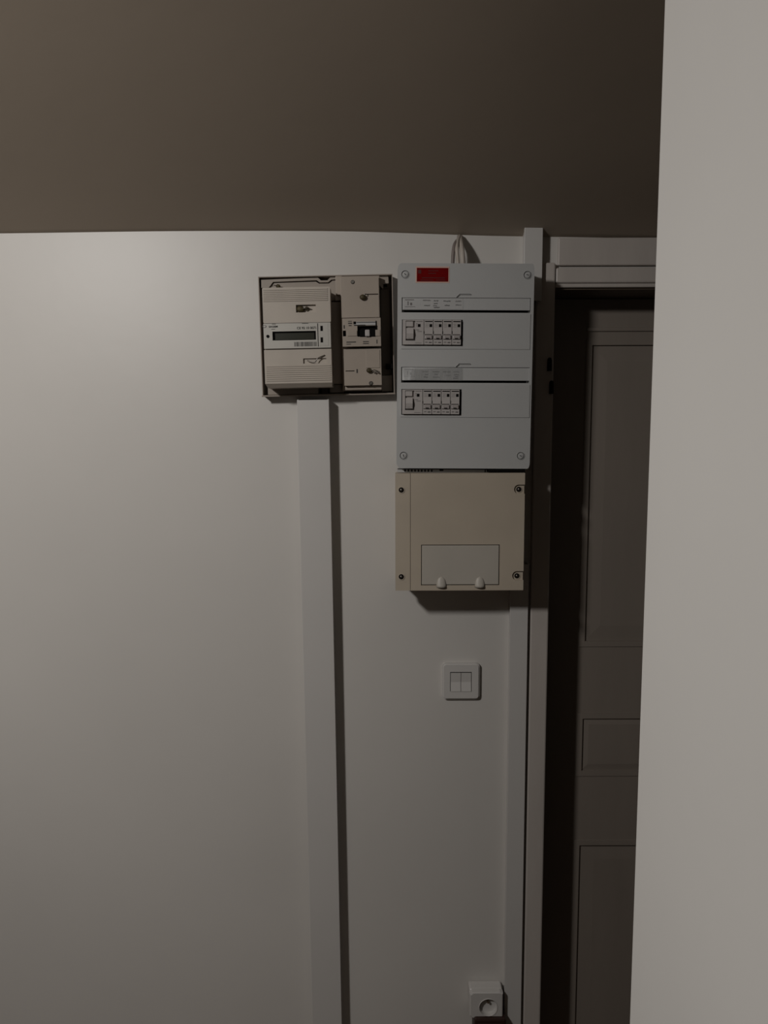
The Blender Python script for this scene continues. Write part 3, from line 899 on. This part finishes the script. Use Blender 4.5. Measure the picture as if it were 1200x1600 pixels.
hm = (ho[0] + ho[1]) / 2
for k in range(2):
    a = ho[0] + 0.0012 if k == 0 else hm + 0.0005
    b = hm - 0.0005 if k == 0 else ho[1] - 0.0012
    bm = bmesh.new()
    zt = ho[3] - 0.0024
    prof = [(WALL - 0.006, zt), (WALL - DS - 0.0006, zt), (WALL - DS + 0.0018, (ho[2] + zt) / 2), (WALL - DS - 0.0014, ho[2] + 0.0003), (WALL - 0.006, ho[2] + 0.0003)]
    l = [bm.verts.new((a, yy, zz)) for yy, zz in prof]; r = [bm.verts.new((b, yy, zz)) for yy, zz in prof]
    for i in range(5): bm.faces.new((l[i], l[(i+1) % 5], r[(i+1) % 5], r[i]))
    bm.faces.new(l); bm.faces.new(r[::-1])
    obj('rocker', bm, 'switch', ls)

# ============================================================ SOCKET
DO = 0.036
x0, x1, z0, z1 = R(734, 1551, 786, 1591, DO)
so = thing('wall_socket', 'white surface-mounted round-well power socket low beside the narrow trunking', 'socket', ((x0 + x1) / 2, WALL, z0))
bm = BX(x0, x1, WALL - DO + 0.010, WALL, z0, z1, 0.004, 3)
obj('mounting_box', bm, 'switch', so)
# front plate with a round well
n = 40
sx, sz = P(763, 1574, WALL - DO)
rw_ = 0.0185
bm = bmesh.new()
rings = []
def sq(k, hx0, hx1, hz0, hz1):
    a = 2 * math.pi * k / n; c, s = math.cos(a), math.sin(a)
    tx = (hx1 if c > 0 else hx0) / c if abs(c) > 1e-6 else 1e9
    tz = (hz1 if s > 0 else hz0) / s if abs(s) > 1e-6 else 1e9
    t = min(abs(tx), abs(tz)); return sx + c * t, sz + s * t
lim = (x0 - sx, x1 - sx, z0 - sz, z1 - sz)
outer = [sq(k, *lim) for k in range(n)]
inner = [sq(k, *[q * 0.94 for q in lim]) for k in range(n)]
rings.append([bm.verts.new((p[0], WALL - DO + 0.012, p[1])) for p in outer])
rings.append([bm.verts.new((p[0], WALL - DO + 0.002, p[1])) for p in outer])
rings.append([bm.verts.new((p[0], WALL - DO, p[1])) for p in inner])
for (r_, y_) in ((rw_ * 1.06, WALL - DO), (rw_ * 1.03, WALL - DO - 0.0012), (rw_, WALL - DO - 0.0005), (rw_ * 0.97, WALL - DO + 0.016)):
    rings.append([bm.verts.new((sx + r_ * math.cos(2*math.pi*k/n), y_, sz + r_ * math.sin(2*math.pi*k/n))) for k in range(n)])
for q in range(len(rings) - 1):
    for k in range(n): bm.faces.new((rings[q][k], rings[q][(k+1) % n], rings[q+1][(k+1) % n], rings[q+1][k]))
bm.faces.new(rings[-1])
fpz = obj('socket_plate', bm, 'switch', so)
yb4 = WALL - DO + 0.016
obj('earth_pin', cyl(bmesh.new(), sx, sz + 0.009, 0.0024, yb4 - 0.014, yb4), 'pinm', so)
for s_ in (-1, 1):
    obj('pin_hole', cyl(bmesh.new(), sx + s_ * 0.0095, sz, 0.0025, yb4 - 0.0004, yb4 + 0.0004), 'black', so)
pl = thing('plug_adapter', 'dark brown plug block at the bottom edge, right below the round-well socket', 'plug', (P(766, 1620, WALL - 0.045)[0], WALL, P(766, 1650, WALL - 0.045)[1]))
obj('plug_body', PB(741, 1592.5, 791, 1650, 0.044, 0.0, 0.004), 'brown', pl)
obj('plug_face', PB(747, 1600, 785, 1645, 0.046, 0.043, 0.001), 'brown', pl)

# ============================================================ CABLES above the board
def cab(pts, rad, m, label, flat=1.0):
    w = []
    for px, py, D in pts:
        x, z = P(px, py, WALL - D); w.append((x, WALL - D, z))
    o = obj('cable', tube_bm(w, rad, 10, 6, flat), m, None, True)
    recentre(o)
    return tag(o, label, 'cable', None)
cab([(707, 425, 0.045), (707.5, 408, 0.046), (708.5, 392, 0.046), (711, 381, 0.040), (716, 374, 0.020), (717, 369.5, 0.006)], 0.0034, 'darkcable', 'leftmost dark cable curving from the ceiling corner into the top of the grey board')
cab([(715.5, 425, 0.048), (715.5, 408, 0.049), (714, 392, 0.049), (714.5, 379, 0.036), (717.5, 371, 0.018), (718.5, 369, 0.006)], 0.0036, 'cable', 'middle pale cable entering the top of the grey board')
cab([(724, 425, 0.046), (723.5, 408, 0.050), (722, 392, 0.046), (720, 378, 0.030), (719.5, 369.5, 0.008)], 0.0046, 'cable', 'rightmost thick pale cable casting a shadow above the grey board', 0.8)
